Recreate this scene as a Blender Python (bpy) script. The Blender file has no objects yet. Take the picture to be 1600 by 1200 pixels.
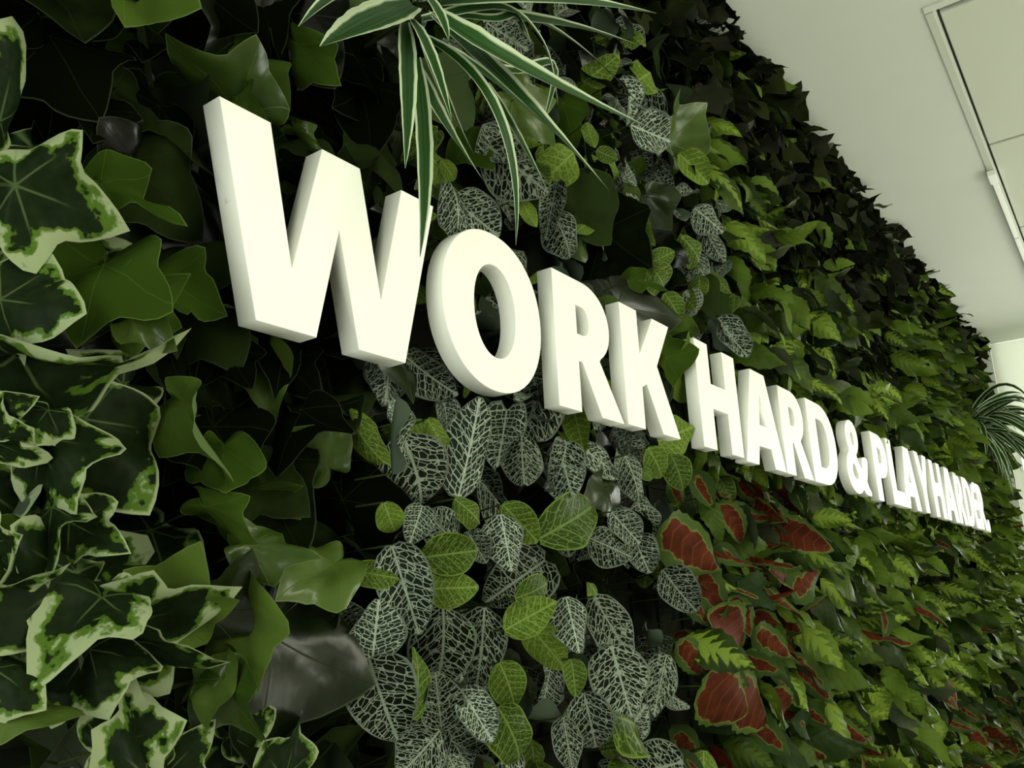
import bpy, math, random
import numpy as np
from mathutils import Matrix, Vector

# ------------------------------------------------------------------ frame of reference
# lengths below are given in sign cap heights (u); the sign's capitals are S metres tall
S = 0.14
Z0 = 1.60                       # height of the sign's baseline above the floor
R = np.array([[0.5872911, 0.1774387, 0.7896865], [-0.8081394, 0.1824643, 0.5600157], [-0.0447211, -0.9670689, 0.2505548]])
C = np.array([-1.455892, -2.982147, -1.280058])
F = 1340.239
rng = random.Random(7)

def W3(x, y, z): return Vector((x * S, y * S, Z0 + z * S))
def ray(u, v): return R @ np.array([(u - 800) / F, (v - 600) / F, 1.0])
def at(u, v, y):                # photo pixel -> point on the plane y (cap heights) parallel to the wall
    r = ray(u, v); t = (y - C[1]) / r[1]; return C + t * r
def pj(p):
    q = R.T @ (np.array(p, float) - C)
    if q[2] < 0.05: return (-9999., -9999.)
    return (q[0] / q[2] * F + 800, q[1] / q[2] * F + 600)

scene = bpy.context.scene
col = scene.collection

# ------------------------------------------------------------------ camera
cam = bpy.data.cameras.new('camera'); camo = bpy.data.objects.new('camera', cam); col.objects.link(camo)
cam.lens = F / 1600 * 36; cam.sensor_width = 36; cam.clip_start = 0.01; cam.clip_end = 200
m = Matrix.Identity(4)
for i in range(3):
    m[i][0] = R[i, 0]; m[i][1] = -R[i, 1]; m[i][2] = -R[i, 2]
cl = W3(*C); m[0][3], m[1][3], m[2][3] = cl
camo.matrix_world = m
scene.camera = camo

# ------------------------------------------------------------------ light
scene.view_settings.view_transform = 'Standard'; scene.view_settings.look = 'None'
scene.view_settings.gamma = 1; scene.view_settings.use_curve_mapping = False
scene.view_settings.exposure = -0.13
world = bpy.data.worlds.new('sky'); scene.world = world; world.use_nodes = True
bg = world.node_tree.nodes['Background']; bg.inputs[0].default_value = (0.97, 1.0, 0.80, 1); bg.inputs[1].default_value = 0.78
def area(name, loc, target, sx, sy, power, color=(1, 1, 0.80)):
    l = bpy.data.lights.new(name, 'AREA'); l.shape = 'RECTANGLE'; l.size = sx; l.size_y = sy; l.energy = power; l.color = color
    o = bpy.data.objects.new(name, l); col.objects.link(o); o.location = loc
    o.rotation_euler = (Vector(target) - Vector(loc)).to_track_quat('-Z', 'Y').to_euler(); return o
area('ceiling_panel_light', (0.9, -1.5, 2.42), (0.7, -0.9, 0.0), 1.2, 0.6, 28)
area('window_light', (1.6, -3.4, 1.75), (1.3, 0.0, 1.6), 3.4, 1.3, 18, (1, 1, 0.66))
area('side_fill_light', (-1.9, -0.75, 1.4), (0.8, -0.2, 1.7), 1.0, 1.8, 34, (0.95, 1, 0.88))  # added fill for the letters' left sides, no window is built there
area('ceiling_fill_light', (2.2, -2.4, 1.1), (1.8, -0.7, 2.45), 2.4, 0.8, 24, (0.96, 1, 0.80))  # unseen helper aimed up to brighten the ceiling, in place of bounced light
area('far_window_daylight', (4.75, -1.1, 1.7), (3.0, -0.8, 1.75), 2.0, 2.2, 95, (0.98, 1, 0.90))
scene.cycles.max_bounces = 5; scene.cycles.diffuse_bounces = 3; scene.cycles.glossy_bounces = 2
scene.cycles.use_denoising = True

# ------------------------------------------------------------------ object helpers
def link(name, data, parent=None, loc=None):
    o = bpy.data.objects.new(name, data); col.objects.link(o)
    if parent: o.parent = parent
    if loc is not None: o.location = loc
    return o
def tag(o, label=None, cat=None, group=None, kind=None):
    if label: o['label'] = label
    if cat: o['category'] = cat
    if group: o['group'] = group
    if kind: o['kind'] = kind
    return o
def pymesh(name, verts, faces, mat=None, smooth=False):
    me = bpy.data.meshes.new(name); me.from_pydata([tuple(v) for v in verts], [], faces); me.update()
    if mat: me.materials.append(mat)
    if smooth: me.polygons.foreach_set('use_smooth', [True] * len(me.polygons))
    return me
def boxmesh(name, a, b, mat, bev=0.0):
    """box between corners a and b (metres), bevelled edges"""
    import bmesh
    bm = bmesh.new(); bmesh.ops.create_cube(bm, size=1)
    for v in bm.verts: v.co = Vector([(a[i] + b[i]) / 2 + v.co[i] * abs(b[i] - a[i]) for i in range(3)])
    if bev: bmesh.ops.bevel(bm, geom=bm.edges[:], offset=bev, segments=2, affect='EDGES')
    me = bpy.data.meshes.new(name); bm.to_mesh(me); bm.free(); me.materials.append(mat); return me
def ubox(name, a, b, mat, bev=0.0, parent=None):
    A, B = W3(*a), W3(*b)
    return link(name, boxmesh(name, A, B, mat, bev), parent)

# ------------------------------------------------------------------ material helpers
class NT:
    def __init__(s, name, rough=0.45, spec=0.3):
        s.m = bpy.data.materials.new(name); s.m.use_nodes = True; s.t = s.m.node_tree; s.b = s.t.nodes['Principled BSDF']
        s.b.inputs['Roughness'].default_value = rough; s.b.inputs['Specular IOR Level'].default_value = spec
    def n(s, kind): return s.t.nodes.new('ShaderNode' + kind)
    def put(s, sock, v):
        if isinstance(v, (int, float)): sock.default_value = v
        elif isinstance(v, tuple): sock.default_value = (*v, 1) if len(v) == 3 and sock.type == 'RGBA' else v
        else: s.t.links.new(v, sock)
    def op(s, o, a, b=0.0, c=0.0, clamp=False):
        x = s.n('Math'); x.operation = o; x.use_clamp = clamp
        s.put(x.inputs[0], a); s.put(x.inputs[1], b); s.put(x.inputs[2], c); return x.outputs[0]
    def step(s, v, lo, hi):      # smooth 0..1
        x = s.n('MapRange'); x.interpolation_type = 'SMOOTHSTEP'; s.put(x.inputs[0], v); s.put(x.inputs[1], lo); s.put(x.inputs[2], hi); return x.outputs[0]
    def mix(s, f, a, b):
        x = s.n('Mix'); x.data_type = 'RGBA'; s.put(x.inputs[0], f); s.put(x.inputs[6], a); s.put(x.inputs[7], b); return x.outputs[2]
    def uv(s, name):
        u = s.n('UVMap'); u.uv_map = name; x = s.n('SeparateXYZ'); s.t.links.new(u.outputs[0], x.inputs[0]); return u.outputs[0], x.outputs[0], x.outputs[1]
    def vec(s, a, b, c=0.0):
        x = s.n('CombineXYZ'); s.put(x.inputs[0], a); s.put(x.inputs[1], b); s.put(x.inputs[2], c); return x.outputs[0]
    def noise(s, v, scale, detail=2.0):
        x = s.n('TexNoise'); s.put(x.inputs['Vector'], v); x.inputs['Scale'].default_value = scale; x.inputs['Detail'].default_value = detail; return x.outputs['Fac']
    def rnd(s, eid):             # one number per leaf
        i = s.n('ObjectInfo'); return s.op('FRACT', s.op('ADD', s.op('MULTIPLY', i.outputs['Random'], 1.0), eid))
    def shine(s, r, lo, hi, share): s.put(s.b.inputs['Specular IOR Level'], s.op('ADD', lo, s.op('MULTIPLY', s.step(r, 1 - share - .03, 1 - share + .03), hi - lo))); return s
    def base(s, c): s.put(s.b.inputs['Base Color'], c); return s
    def back(s, front, backc):
        g = s.n('NewGeometry'); return s.mix(g.outputs['Backfacing'], front, backc)
    def bump(s, h, strength, dist=0.001):
        x = s.n('Bump'); x.inputs['Strength'].default_value = strength; x.inputs['Distance'].default_value = dist; s.put(x.inputs['Height'], h)
        s.t.links.new(x.outputs[0], s.b.inputs['Normal'])

def plain(name, c, rough=0.5, spec=0.3, var=0.0, scale=20):
    k = NT(name, rough, spec)
    if var:
        tc = k.n('TexCoord'); f = k.noise(tc.outputs['Object'], scale, 4)
        k.base(k.mix(f, tuple(x * (1 - var) for x in c), tuple(min(1, x * (1 + var)) for x in c)))
    else: k.base(c)
    return k.m

def leafcoords(k):
    uv, x, y = k.uv('UVMap'); _, e, r = k.uv('Leaf'); return uv, x, y, e, k.rnd(r)

def m_ivy_var():
    k = NT('variegated_ivy_leaf', 0.36, 0.03); uv, x, y, e, r = leafcoords(k)
    v3 = k.vec(x, y, k.op('MULTIPLY', r, 40)); n1 = k.noise(v3, 4.5, 4); n2 = k.noise(v3, 9, 2)
    d = k.op('ADD', e, k.op('MULTIPLY', k.op('SUBTRACT', n1, 0.5), 1.3))
    d = k.op('ADD', d, k.op('MULTIPLY', k.op('SUBTRACT', r, 0.5), 0.22))
    dark = k.mix(n2, (0.003, 0.006, 0.002), (0.013, 0.024, 0.008))
    c = k.mix(k.step(d, 0.80, 0.86), dark, (0.06, 0.115, 0.014))
    c = k.mix(k.step(d, 0.90, 1.0), c, (0.25, 0.30, 0.165))
    c = k.mix(k.step(e, 0.94, 0.985), c, (0.25, 0.30, 0.165))
    ang = k.op('ARCTAN2', x, y); rad = k.op('SQRT', k.op('ADD', k.op('MULTIPLY', x, x), k.op('MULTIPLY', y, y)))
    ve = k.op('ABSOLUTE', k.op('SINE', k.op('MULTIPLY', ang, 3.2)))
    ve = k.op('MULTIPLY', k.op('SUBTRACT', 1.0, k.step(k.op('MULTIPLY', ve, rad), 0.01, 0.05)), k.op('SUBTRACT', 1.0, k.step(rad, 0.2, 0.5)))
    c = k.mix(k.op('MULTIPLY', ve, 0.5), c, (0.10, 0.15, 0.05))
    k.base(k.back(c, k.mix(k.step(d, 0.78, 0.86), (0.045, 0.062, 0.04), (0.22, 0.28, 0.16)))); k.bump(n1, 0.25); return k.m
def m_ivy_green(name, dark, light, backc, rough=0.27, spec=0.24):
    k = NT(name, rough, spec); uv, x, y, e, r = leafcoords(k)
    n1 = k.noise(k.vec(x, y, k.op('MULTIPLY', r, 40)), 3, 3)
    c = k.mix(k.step(k.op('ADD', r, k.op('MULTIPLY', k.op('SUBTRACT', n1, 0.5), 0.5)), 0.25, 1.0), dark, light)
    ang = k.op('ARCTAN2', x, y); rad = k.op('SQRT', k.op('ADD', k.op('MULTIPLY', x, x), k.op('MULTIPLY', y, y)))
    ve = k.op('MULTIPLY', k.op('ABSOLUTE', k.op('SINE', k.op('MULTIPLY', ang, 3.2))), rad)
    ve = k.op('SUBTRACT', 1.0, k.step(ve, 0.0, 0.022))
    c = k.mix(k.op('MULTIPLY', ve, 0.25), c, tuple(min(1, q * 2.2) for q in light))
    c = k.mix(k.op('MULTIPLY', k.step(e, 0.975, 0.998), 0.6), c, tuple(min(1, q * 1.6 + .02) for q in light))  # thin highlight along the leaf's rim, put into the colour
    k.base(k.back(c, backc)); k.bump(k.op('ADD', n1, k.op('MULTIPLY', ve, -0.4)), 0.5, 0.002); k.shine(k.op('FRACT', k.op('MULTIPLY', r, 7.0)), 0.0, spec, 0.2); return k.m
def m_nerve(name, dark, light, vein, backc, wdt=0.1, rough=0.5):
    k = NT(name, rough, 0.04); uv, x, y, e, r = leafcoords(k)
    ax = k.op('ABSOLUTE', x); s = k.op('ADD', k.op('SUBTRACT', y, k.op('MULTIPLY', ax, 0.85)), k.op('MULTIPLY', k.op('SUBTRACT', k.noise(k.vec(x, y, r), 5, 2), 0.5), 0.10))
    vo = k.n('TexVoronoi'); vo.voronoi_dimensions = '3D'; vo.feature = 'DISTANCE_TO_EDGE'; vo.inputs['Randomness'].default_value = 0.8
    vo.inputs['Scale'].default_value = 1.0
    sx = k.op('MULTIPLY', s, 15.5); sy = k.op('ADD', k.op('MULTIPLY', ax, 12.0), k.op('MULTIPLY', y, 3.0))
    wdt = wdt * .72
    k.put(vo.inputs['Vector'], k.vec(sx, sy, k.op('MULTIPLY', r, 3.0)))
    net = k.op('SUBTRACT', 1.0, k.step(vo.outputs['Distance'], wdt * 0.4, wdt))
    tri = k.op('PINGPONG', k.op('MULTIPLY', s, 7.5), 0.5)
    side = k.op('SUBTRACT', 1.0, k.step(tri, 0.03, 0.08))
    mid = k.op('SUBTRACT', 1.0, k.step(ax, 0.006, 0.018))
    v = k.op('MAXIMUM', net, k.op('MAXIMUM', side, mid)); v = k.op('MULTIPLY', v, k.op('SUBTRACT', 1.0, k.step(e, 0.90, 0.96)))
    c = k.mix(k.op('POWER', r, 1.6), dark, light); c = k.mix(k.step(e, 0.90, 0.97), c, tuple((a * 0.7 + b * 0.3) for a, b in zip(light, vein)))
    c = k.mix(k.op('MULTIPLY', v, k.op('ADD', 0.45, k.op('MULTIPLY', r, 0.55))), c, vein)
    k.base(k.back(c, backc)); k.bump(v, -0.3); return k.m
def m_yellow():
    k = NT('yellow_veined_leaf', 0.42, 0.07); uv, x, y, e, r = leafcoords(k)
    ax = k.op('ABSOLUTE', x); s = k.op('SUBTRACT', y, k.op('MULTIPLY', ax, 0.9)); nz = k.noise(k.vec(x, y, k.op('MULTIPLY', r, 20)), 9, 2); s = k.op('ADD', s, k.op('MULTIPLY', k.op('SUBTRACT', nz, 0.5), 0.16))
    tri = k.op('MULTIPLY', k.op('PINGPONG', k.op('MULTIPLY', s, 6.5), 0.5), 2.0)
    reach = k.op('MULTIPLY', k.op('SUBTRACT', 1.05, y), k.op('ADD', 0.04, k.op('MULTIPLY', tri, 0.27)))
    msk = k.op('SUBTRACT', 1.0, k.step(k.op('SUBTRACT', k.op('ADD', ax, k.op('MULTIPLY', k.op('SUBTRACT', nz, 0.5), 0.12)), reach), -0.02, 0.03))
    n1 = k.noise(k.vec(x, y, k.op('MULTIPLY', r, 40)), 6, 3)
    g = k.mix(k.step(k.op('ADD', k.op('MULTIPLY', r, 0.7), k.op('MULTIPLY', n1, 0.3)), 0.1, 0.95), (0.009, 0.020, 0.002), (0.075, 0.125, 0.012))
    c = k.mix(k.op('MULTIPLY', msk, k.step(k.op('FRACT', k.op('MULTIPLY', r, 5.0)), 0.35, 1.0)), g, (0.15, 0.215, 0.025))
    k.base(k.back(c, (0.07, 0.09, 0.045))); k.bump(tri, 0.3); return k.m
def m_red():
    k = NT('red_centred_leaf', 0.6, 0.03); uv, x, y, e, r = leafcoords(k)
    ax = k.op('ABSOLUTE', x); s = k.op('SUBTRACT', y, k.op('MULTIPLY', ax, 0.8)); n1 = k.noise(k.vec(x, y, k.op('MULTIPLY', r, 40)), 7, 3)
    tri = k.op('PINGPONG', k.op('MULTIPLY', s, 6.0), 0.5); vn = k.op('SUBTRACT', 1.0, k.step(tri, 0.02, 0.10))
    d = k.op('ADD', e, k.op('MULTIPLY', k.op('SUBTRACT', n1, 0.5), 0.6)); d = k.op('ADD', d, k.op('MULTIPLY', k.op('SUBTRACT', 0.66, r), 0.75))
    rd = k.mix(n1, (0.010, 0.002, 0.001), (0.11, 0.024, 0.009)); rd = k.mix(k.op('MULTIPLY', vn, 0.25), rd, (0.15, 0.07, 0.035))
    gr = k.mix(r, (0.012, 0.025, 0.007), (0.055, 0.09, 0.02))
    c = k.mix(k.step(d, 0.52, 0.60), rd, (0.12, 0.13, 0.03)); c = k.mix(k.step(d, 0.58, 0.66), c, gr)
    k.base(k.back(c, k.mix(k.step(r, 0.5, 0.8), (0.04, 0.055, 0.025), (0.09, 0.015, 0.008)))); k.bump(vn, 0.3); return k.m
def m_spider(name, mid, edge):
    k = NT(name, 0.36, 0.15); uv, x, y, e, r = leafcoords(k)
    n1 = k.noise(k.vec(k.op('MULTIPLY', x, 30), k.op('MULTIPLY', y, 3), r), 1.0, 2)
    d = k.op('ADD', k.op('ABSOLUTE', e), k.op('MULTIPLY', k.op('SUBTRACT', n1, 0.5), 0.12))
    g = k.mix(k.op('ADD', k.op('MULTIPLY', n1, 0.6), k.op('MULTIPLY', r, 0.4)), tuple(q * 0.55 for q in mid), tuple(q * 1.7 for q in mid))
    c = k.mix(k.step(k.op('ABSOLUTE', e), 0.02, 0.12), tuple(q * 0.6 for q in mid), g)
    c = k.mix(k.step(d, 0.60, 0.78), c, edge); k.base(c)
    k.bump(k.op('SINE', k.op('MULTIPLY', e, 25.0)), 0.15); return k.m

MAT = {
 'VI': m_ivy_var(),
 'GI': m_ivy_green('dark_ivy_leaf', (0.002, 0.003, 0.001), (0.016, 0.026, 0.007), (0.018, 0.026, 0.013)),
 'LI': m_ivy_green('light_ivy_leaf', (0.025, 0.048, 0.006), (0.065, 0.105, 0.018), (0.08, 0.12, 0.045)),
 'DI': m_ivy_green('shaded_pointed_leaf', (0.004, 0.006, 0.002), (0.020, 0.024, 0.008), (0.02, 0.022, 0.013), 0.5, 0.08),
 'NW': m_nerve('white_netted_leaf', (0.002, 0.004, 0.001), (0.020, 0.028, 0.020), (0.33, 0.39, 0.30), (0.07, 0.095, 0.065)),
 'NG': m_nerve('green_netted_leaf', (0.018, 0.035, 0.004), (0.085, 0.135, 0.012), (0.17, 0.25, 0.06), (0.07, 0.11, 0.025), 0.07),
 'YV': m_yellow(), 'RD': m_red(),
 'SP': m_spider('striped_strap_leaf', (0.012, 0.048, 0.007), (0.47, 0.55, 0.37)),
}
M_STEM = plain('green_plastic_stem', (0.03, 0.045, 0.012), 0.6, .1)
M_BOARD = plain('dark_backing_mat', (0.012, 0.014, 0.008), 0.85, 0.1, 0.4, 60)

# ------------------------------------------------------------------ room
def wallmat(name, c, rough=0.8):
    k = NT(name, rough, 0.15); tc = k.n('TexCoord'); n = k.noise(tc.outputs['Object'], 9, 5); n2 = k.noise(tc.outputs['Object'], 220, 2)
    k.base(k.mix(n, tuple(q * 0.97 for q in c), tuple(min(1, q * 1.02) for q in c))); k.bump(n2, 0.08, 0.0006); return k.m
M_CEIL = wallmat('ceiling_paint', (0.70, 0.735, 0.66)); M_WALL = wallmat('wall_paint', (0.66, 0.69, 0.62))
M_TILE = wallmat('ceiling_tile_board', (0.66, 0.68, 0.59)); M_WHITE = plain('white_plastic', (0.86, 0.88, 0.82), 0.4)
M_FLOOR = wallmat('floor_vinyl', (0.42, 0.41, 0.36), 0.5)
CZ = 6.1
XE = 28.8                         # end wall
fz = -Z0 / S
tag(ubox('floor', (-22, -36, fz - 0.7), (XE + 8, 0.84, fz), M_FLOOR), kind='structure')
tag(ubox('wall_back', (-22, 0.84, fz), (XE + 8, 1.5, CZ + 1), M_WALL), kind='structure')
# plaster ceiling with an opening for the tile field, as slabs round it
XT, YT = 9.97, -2.06
cg = tag(link('ceiling', None, None, W3(0, 0, CZ)), kind='structure')
cg.empty_display_size = 0.05
def cbox(name, a, b, mat, bev=0.0, kindlabel=None):
    A, B = W3(*a), W3(*b); o = link(name, boxmesh(name, A - cg.location, B - cg.location, mat, bev), cg)
    if kindlabel: o['label'] = kindlabel
    return o
cbox('plaster_strip', (-22, YT, CZ), (XE + 8, 0.84, CZ + 0.9), M_CEIL)
cbox('plaster_field', (-22, -30, CZ), (XT - 0.16, YT, CZ + 0.9), M_CEIL)
cbox('ceiling_void', (XT - 0.16, -30, CZ + 0.35), (XE + 8, YT, CZ + 0.9), plain('dark_ceiling_void', (0.10, 0.10, 0.08), 0.9))
M_TRIM = wallmat('edge_trim_paint', (0.62, 0.645, 0.565))
cbox('edge_trim', (XT - 0.05, YT + 0.03, CZ - 0.02), (XE + 8, YT + 0.14, CZ), M_TRIM, 0.0008)
cbox('edge_trim', (XT - 0.20, -30, CZ - 0.02), (XT - 0.07, YT + 0.14, CZ), M_CEIL, 0.0008)
ts = 4.44
tile = None
for i in range(4):
    for j in range(3):
        x0 = XT + i * ts; y1 = YT - j * ts
        a, b = W3(x0 + 0.04, y1 - ts + 0.04, CZ - 0.02), W3(x0 + ts - 0.04, y1 - 0.035, CZ + 0.12)
        if tile is None:
            tile = boxmesh('ceiling_tile', a - a, b - a, M_TILE, 0.001)
        o = link('ceiling_tile', tile, cg, a - cg.location)
# white trunking along the tile edge, from part way
tr = tag(link('cable_trunking', None, None, W3(15.55, YT + 0.1, CZ)), 'thin white plastic trunking strip fixed to the ceiling along the tiles\' edge', 'trunking')
def tbox(name, a, b, mat=M_WHITE, bev=0.0008):
    return link(name, boxmesh(name, W3(*a) - tr.location, W3(*b) - tr.location, mat, bev), tr)
tbox('trunking_length', (15.62, YT + 0.035, CZ - 0.11), (19.2, YT + 0.125, CZ - 0.035)); tbox('trunking_length', (19.26, YT + 0.035, CZ - 0.11), (26, YT + 0.125, CZ - 0.035))
tbox('end_cap', (15.45, YT + 0.02, CZ - 0.13), (15.9, YT + 0.15, CZ - 0.03))
# end wall with a tall window from just beside the plant wall
tag(ubox('wall_right', (XE, -0.19, fz), (XE + 1.0, 0.84, CZ), M_WALL), kind='structure')
tag(ubox('wall_right', (XE, -30, fz), (XE + 1.0, -14, CZ), M_WALL), kind='structure')
tag(ubox('wall_right', (XE, -14, fz), (XE + 1.0, -0.19, -9.0), M_WALL), kind='structure')
win = tag(link('window_1', None, None, W3(XE, -7, -2)), kind='structure')
def wbox(name, a, b, mat, bev=0.001):
    return link(name, boxmesh(name, W3(*a) - win.location, W3(*b) - win.location, mat, bev), win)
for a, b in (((XE + .3, -.45, -9), (XE + .8, -.19, CZ)), ((XE + .3, -14, -9), (XE + .8, -13.7, CZ)), ((XE + .3, -7.2, -9), (XE + .8, -6.9, CZ)), ((XE + .3, -14, -9.), (XE + .8, -.19, -8.6))):
    wbox('window_frame', a, b, M_WHITE)
kb = NT('roller_blind_fabric', 0.8, 0.1); tl = kb.n('BsdfTranslucent'); tl.inputs[0].default_value = (0.80, 0.82, 0.76, 1); mx = kb.n('MixShader'); mx.inputs[0].default_value = 0.55
kb.base((0.82, 0.84, 0.78)); kb.t.links.new(kb.b.outputs[0], mx.inputs[1]); kb.t.links.new(tl.outputs[0], mx.inputs[2]); kb.t.links.new(mx.outputs[0], kb.t.nodes['Material Output'].inputs[0])
wbox('roller_blind', (XE + 0.02, -13.9, 2.9), (XE + 0.05, -0.22, CZ - 0.02), kb.m, 0)
kg = NT('window_glass', 0.0, 0.5); kt = kg.n('BsdfTransparent'); kq = kg.n('BsdfGlossy'); kq.inputs['Roughness'].default_value = 0.02; km = kg.n('MixShader'); km.inputs[0].default_value = 0.06
kg.t.links.new(kt.outputs[0], km.inputs[1]); kg.t.links.new(kq.outputs[0], km.inputs[2]); kg.t.links.new(km.outputs[0], kg.t.nodes['Material Output'].inputs[0])
wbox('pane', (XE + 0.5, -13.7, -8.6), (XE + 0.55, -7.2, CZ), kg.m, 0); wbox('pane', (XE + 0.5, -6.9, -8.6), (XE + 0.55, -.45, CZ), kg.m, 0)

# backing mat of the green wall: a thin mat with a raised clip grid
gw = tag(link('plant_wall_backing', None, None, W3(10, 0.8, 0)), 'dark backing mat behind all the artificial foliage', 'backing')
link('backing_mat', boxmesh('backing_mat', W3(-4, 0.78, fz + 1) - gw.location, W3(28.5, 0.84, CZ) - gw.location, M_BOARD), gw)
vs, fs = [], []
def addbox(a, b):
    i = len(vs)
    for x in (a[0], b[0]):
        for y in (a[1], b[1]):
            for z in (a[2], b[2]): vs.append(W3(x, y, z) - gw.location)
    fs.extend([(i, i+1, i+3, i+2), (i+4, i+6, i+7, i+5), (i, i+4, i+5, i+1), (i+2, i+3, i+7, i+6), (i, i+2, i+6, i+4), (i+1, i+5, i+7, i+3)])
x = -4.0
while x < 28.5: addbox((x, .755, fz + 1), (x + .035, .78, CZ)); x += .5
z = fz + 1.2
while z < CZ: addbox((-4, .75, z), (28.5, .78, z + .035)); z += .5
link('clip_grid', pymesh('clip_grid', vs, fs, M_BOARD), gw)['kind'] = 'stuff'

# ------------------------------------------------------------------ sign letters
def arc(cx, cz, rx, rz, a0, a1, n=18, p=2.0):
    out = []
    for i in range(n + 1):
        t = math.radians(a0 + (a1 - a0) * i / n); c, s = math.cos(t), math.sin(t)
        out.append((cx + rx * math.copysign(abs(c) ** (2 / p), c), cz + rz * math.copysign(abs(s) ** (2 / p), s)))
    return out
def smooth(pts, it=2):           # corner cutting on a closed outline
    for _ in range(it):
        q = []
        for i in range(len(pts)):
            a, b = pts[i], pts[(i + 1) % len(pts)]
            q += [(a[0] * .75 + b[0] * .25, a[1] * .75 + b[1] * .25), (a[0] * .25 + b[0] * .75, a[1] * .25 + b[1] * .75)]
        pts = q
    return pts
GL = {
 'W': (1.456, [[(0, 1), (.285, 1), (.43, .30), (.605, 1), (.868, 1), (1.02, .30), (1.185, 1), (1.456, 1), (1.20, 0), (.86, 0), (.725, .60), (.585, 0), (.235, 0)]]),
 'O': (1.02, [arc(.51, .5, .51, .52, 0, 360, 56, 2.12)[:-1], arc(.515, .5, .215, .305, 0, 360, 44, 2.1)[:-1]]),
 'R': (.915, [[(0, 1)] + arc(.40, .70, .375, .30, 90, -55, 20, 2.1) + [(.60, .43), (.915, 0), (.58, 0), (.345, .375), (.298, .375), (.298, 0), (0, 0)],
              [(.298, .80)] + arc(.375, .69, .10, .11, 90, -90, 12) + [(.298, .58)]]),
 'K': (.94, [[(0, 1), (.295, 1), (.295, .62), (.325, .66), (.58, 1), (.90, 1), (.60, .58), (.94, 0), (.61, 0), (.38, .385), (.295, .345), (.295, 0), (0, 0)]]),
 'H': (.95, [[(0, 1), (.298, 1), (.298, .62), (.65, .62), (.65, 1), (.95, 1), (.95, 0), (.65, 0), (.65, .385), (.298, .385), (.298, 0), (0, 0)]]),
 'A': (1.16, [[(.375, 1), (.785, 1), (1.16, 0), (.82, 0), (.752, .20), (.41, .20), (.34, 0), (0, 0)], [(.58, .78), (.68, .425), (.48, .425)]]),
 'D': (1.0, [[(0, 1)] + arc(.44, .5, .56, .5, 90, -90, 30, 2.2) + [(0, 0)], [(.298, .80)] + arc(.42, .5, .27, .30, 90, -90, 22, 2.2) + [(.298, .20)]]),
 'P': (.83, [[(0, 1)] + arc(.42, .675, .41, .325, 90, -90, 22, 2.15) + [(.298, .35), (.298, 0), (0, 0)], [(.298, .80)] + arc(.385, .675, .13, .115, 90, -90, 12) + [(.298, .56)]]),
 'L': (.78, [[(0, 1), (.298, 1), (.298, .225), (.78, .225), (.78, 0), (0, 0)]]),
 'Y': (1.0, [[(0, 1), (.315, 1), (.50, .62), (.685, 1), (1, 1), (.648, .385), (.648, 0), (.352, 0), (.352, .385)]]),
 'E': (.74, [[(0, 1), (.74, 1), (.74, .79), (.298, .79), (.298, .62), (.69, .62), (.69, .405), (.298, .405), (.298, .21), (.74, .21), (.74, 0), (0, 0)]]),
 '.': (.3, [arc(.15, .14, .15, .16, 0, 360, 24, 2.2)[:-1]]),
 '&': (1.2, [[(1.20, 0), (.83, 0), (.74, .075), (.62, .01), (.44, -.02), (.25, .01), (.09, .10), (.01, .25), (.04, .40), (.13, .50), (.25, .57), (.17, .68), (.15, .80), (.22, .93), (.35, 1.0), (.49, 1.02), (.64, .99), (.75, .90), (.78, .78), (.74, .66), (.66, .58), (.56, .52), (.77, .33), (.83, .43), (.87, .545), (1.15, .545), (1.10, .40), (1.03, .27), (.96, .18)],
              smooth([(.47, .86), (.39, .80), (.41, .71), (.47, .63), (.55, .70), (.57, .80)], 2), smooth([(.40, .43), (.30, .34), (.30, .24), (.40, .185), (.50, .19), (.58, .235)], 2)]),
}
kw = NT('white_sign_paint', 0.42, 0.35); tcw = kw.n('TexCoord'); nw = kw.noise(tcw.outputs['Object'], 60, 3)
kw.base(kw.mix(nw, (0.86, 0.87, 0.80), (0.90, 0.905, 0.835))); kw.bump(nw, 0.03, 0.0004); M_SIGN = kw.m
kw = NT('white_sign_paint_smudged', 0.42, 0.35); tcw = kw.n('TexCoord'); nw = kw.noise(tcw.outputs['Object'], 260, 3)
vd = kw.n('VectorMath'); vd.operation = 'DISTANCE'; kw.put(vd.inputs[0], tcw.outputs['Object']); vd.inputs[1].default_value = (0.108 * S, 0.066 * S, 0.545 * S)
sm = kw.op('MULTIPLY', kw.op('SUBTRACT', 1.0, kw.step(vd.outputs['Value'], 0.0005, 0.004)), kw.step(nw, 0.45, 0.65))
kw.base(kw.mix(kw.op('MULTIPLY', sm, 0.35), (0.88, 0.888, 0.818), (0.6, 0.2, 0.15))); M_SIGN_W = kw.m
M_PEG = plain('grey_mounting_peg', (0.02, 0.02, 0.016), 0.6)
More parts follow.
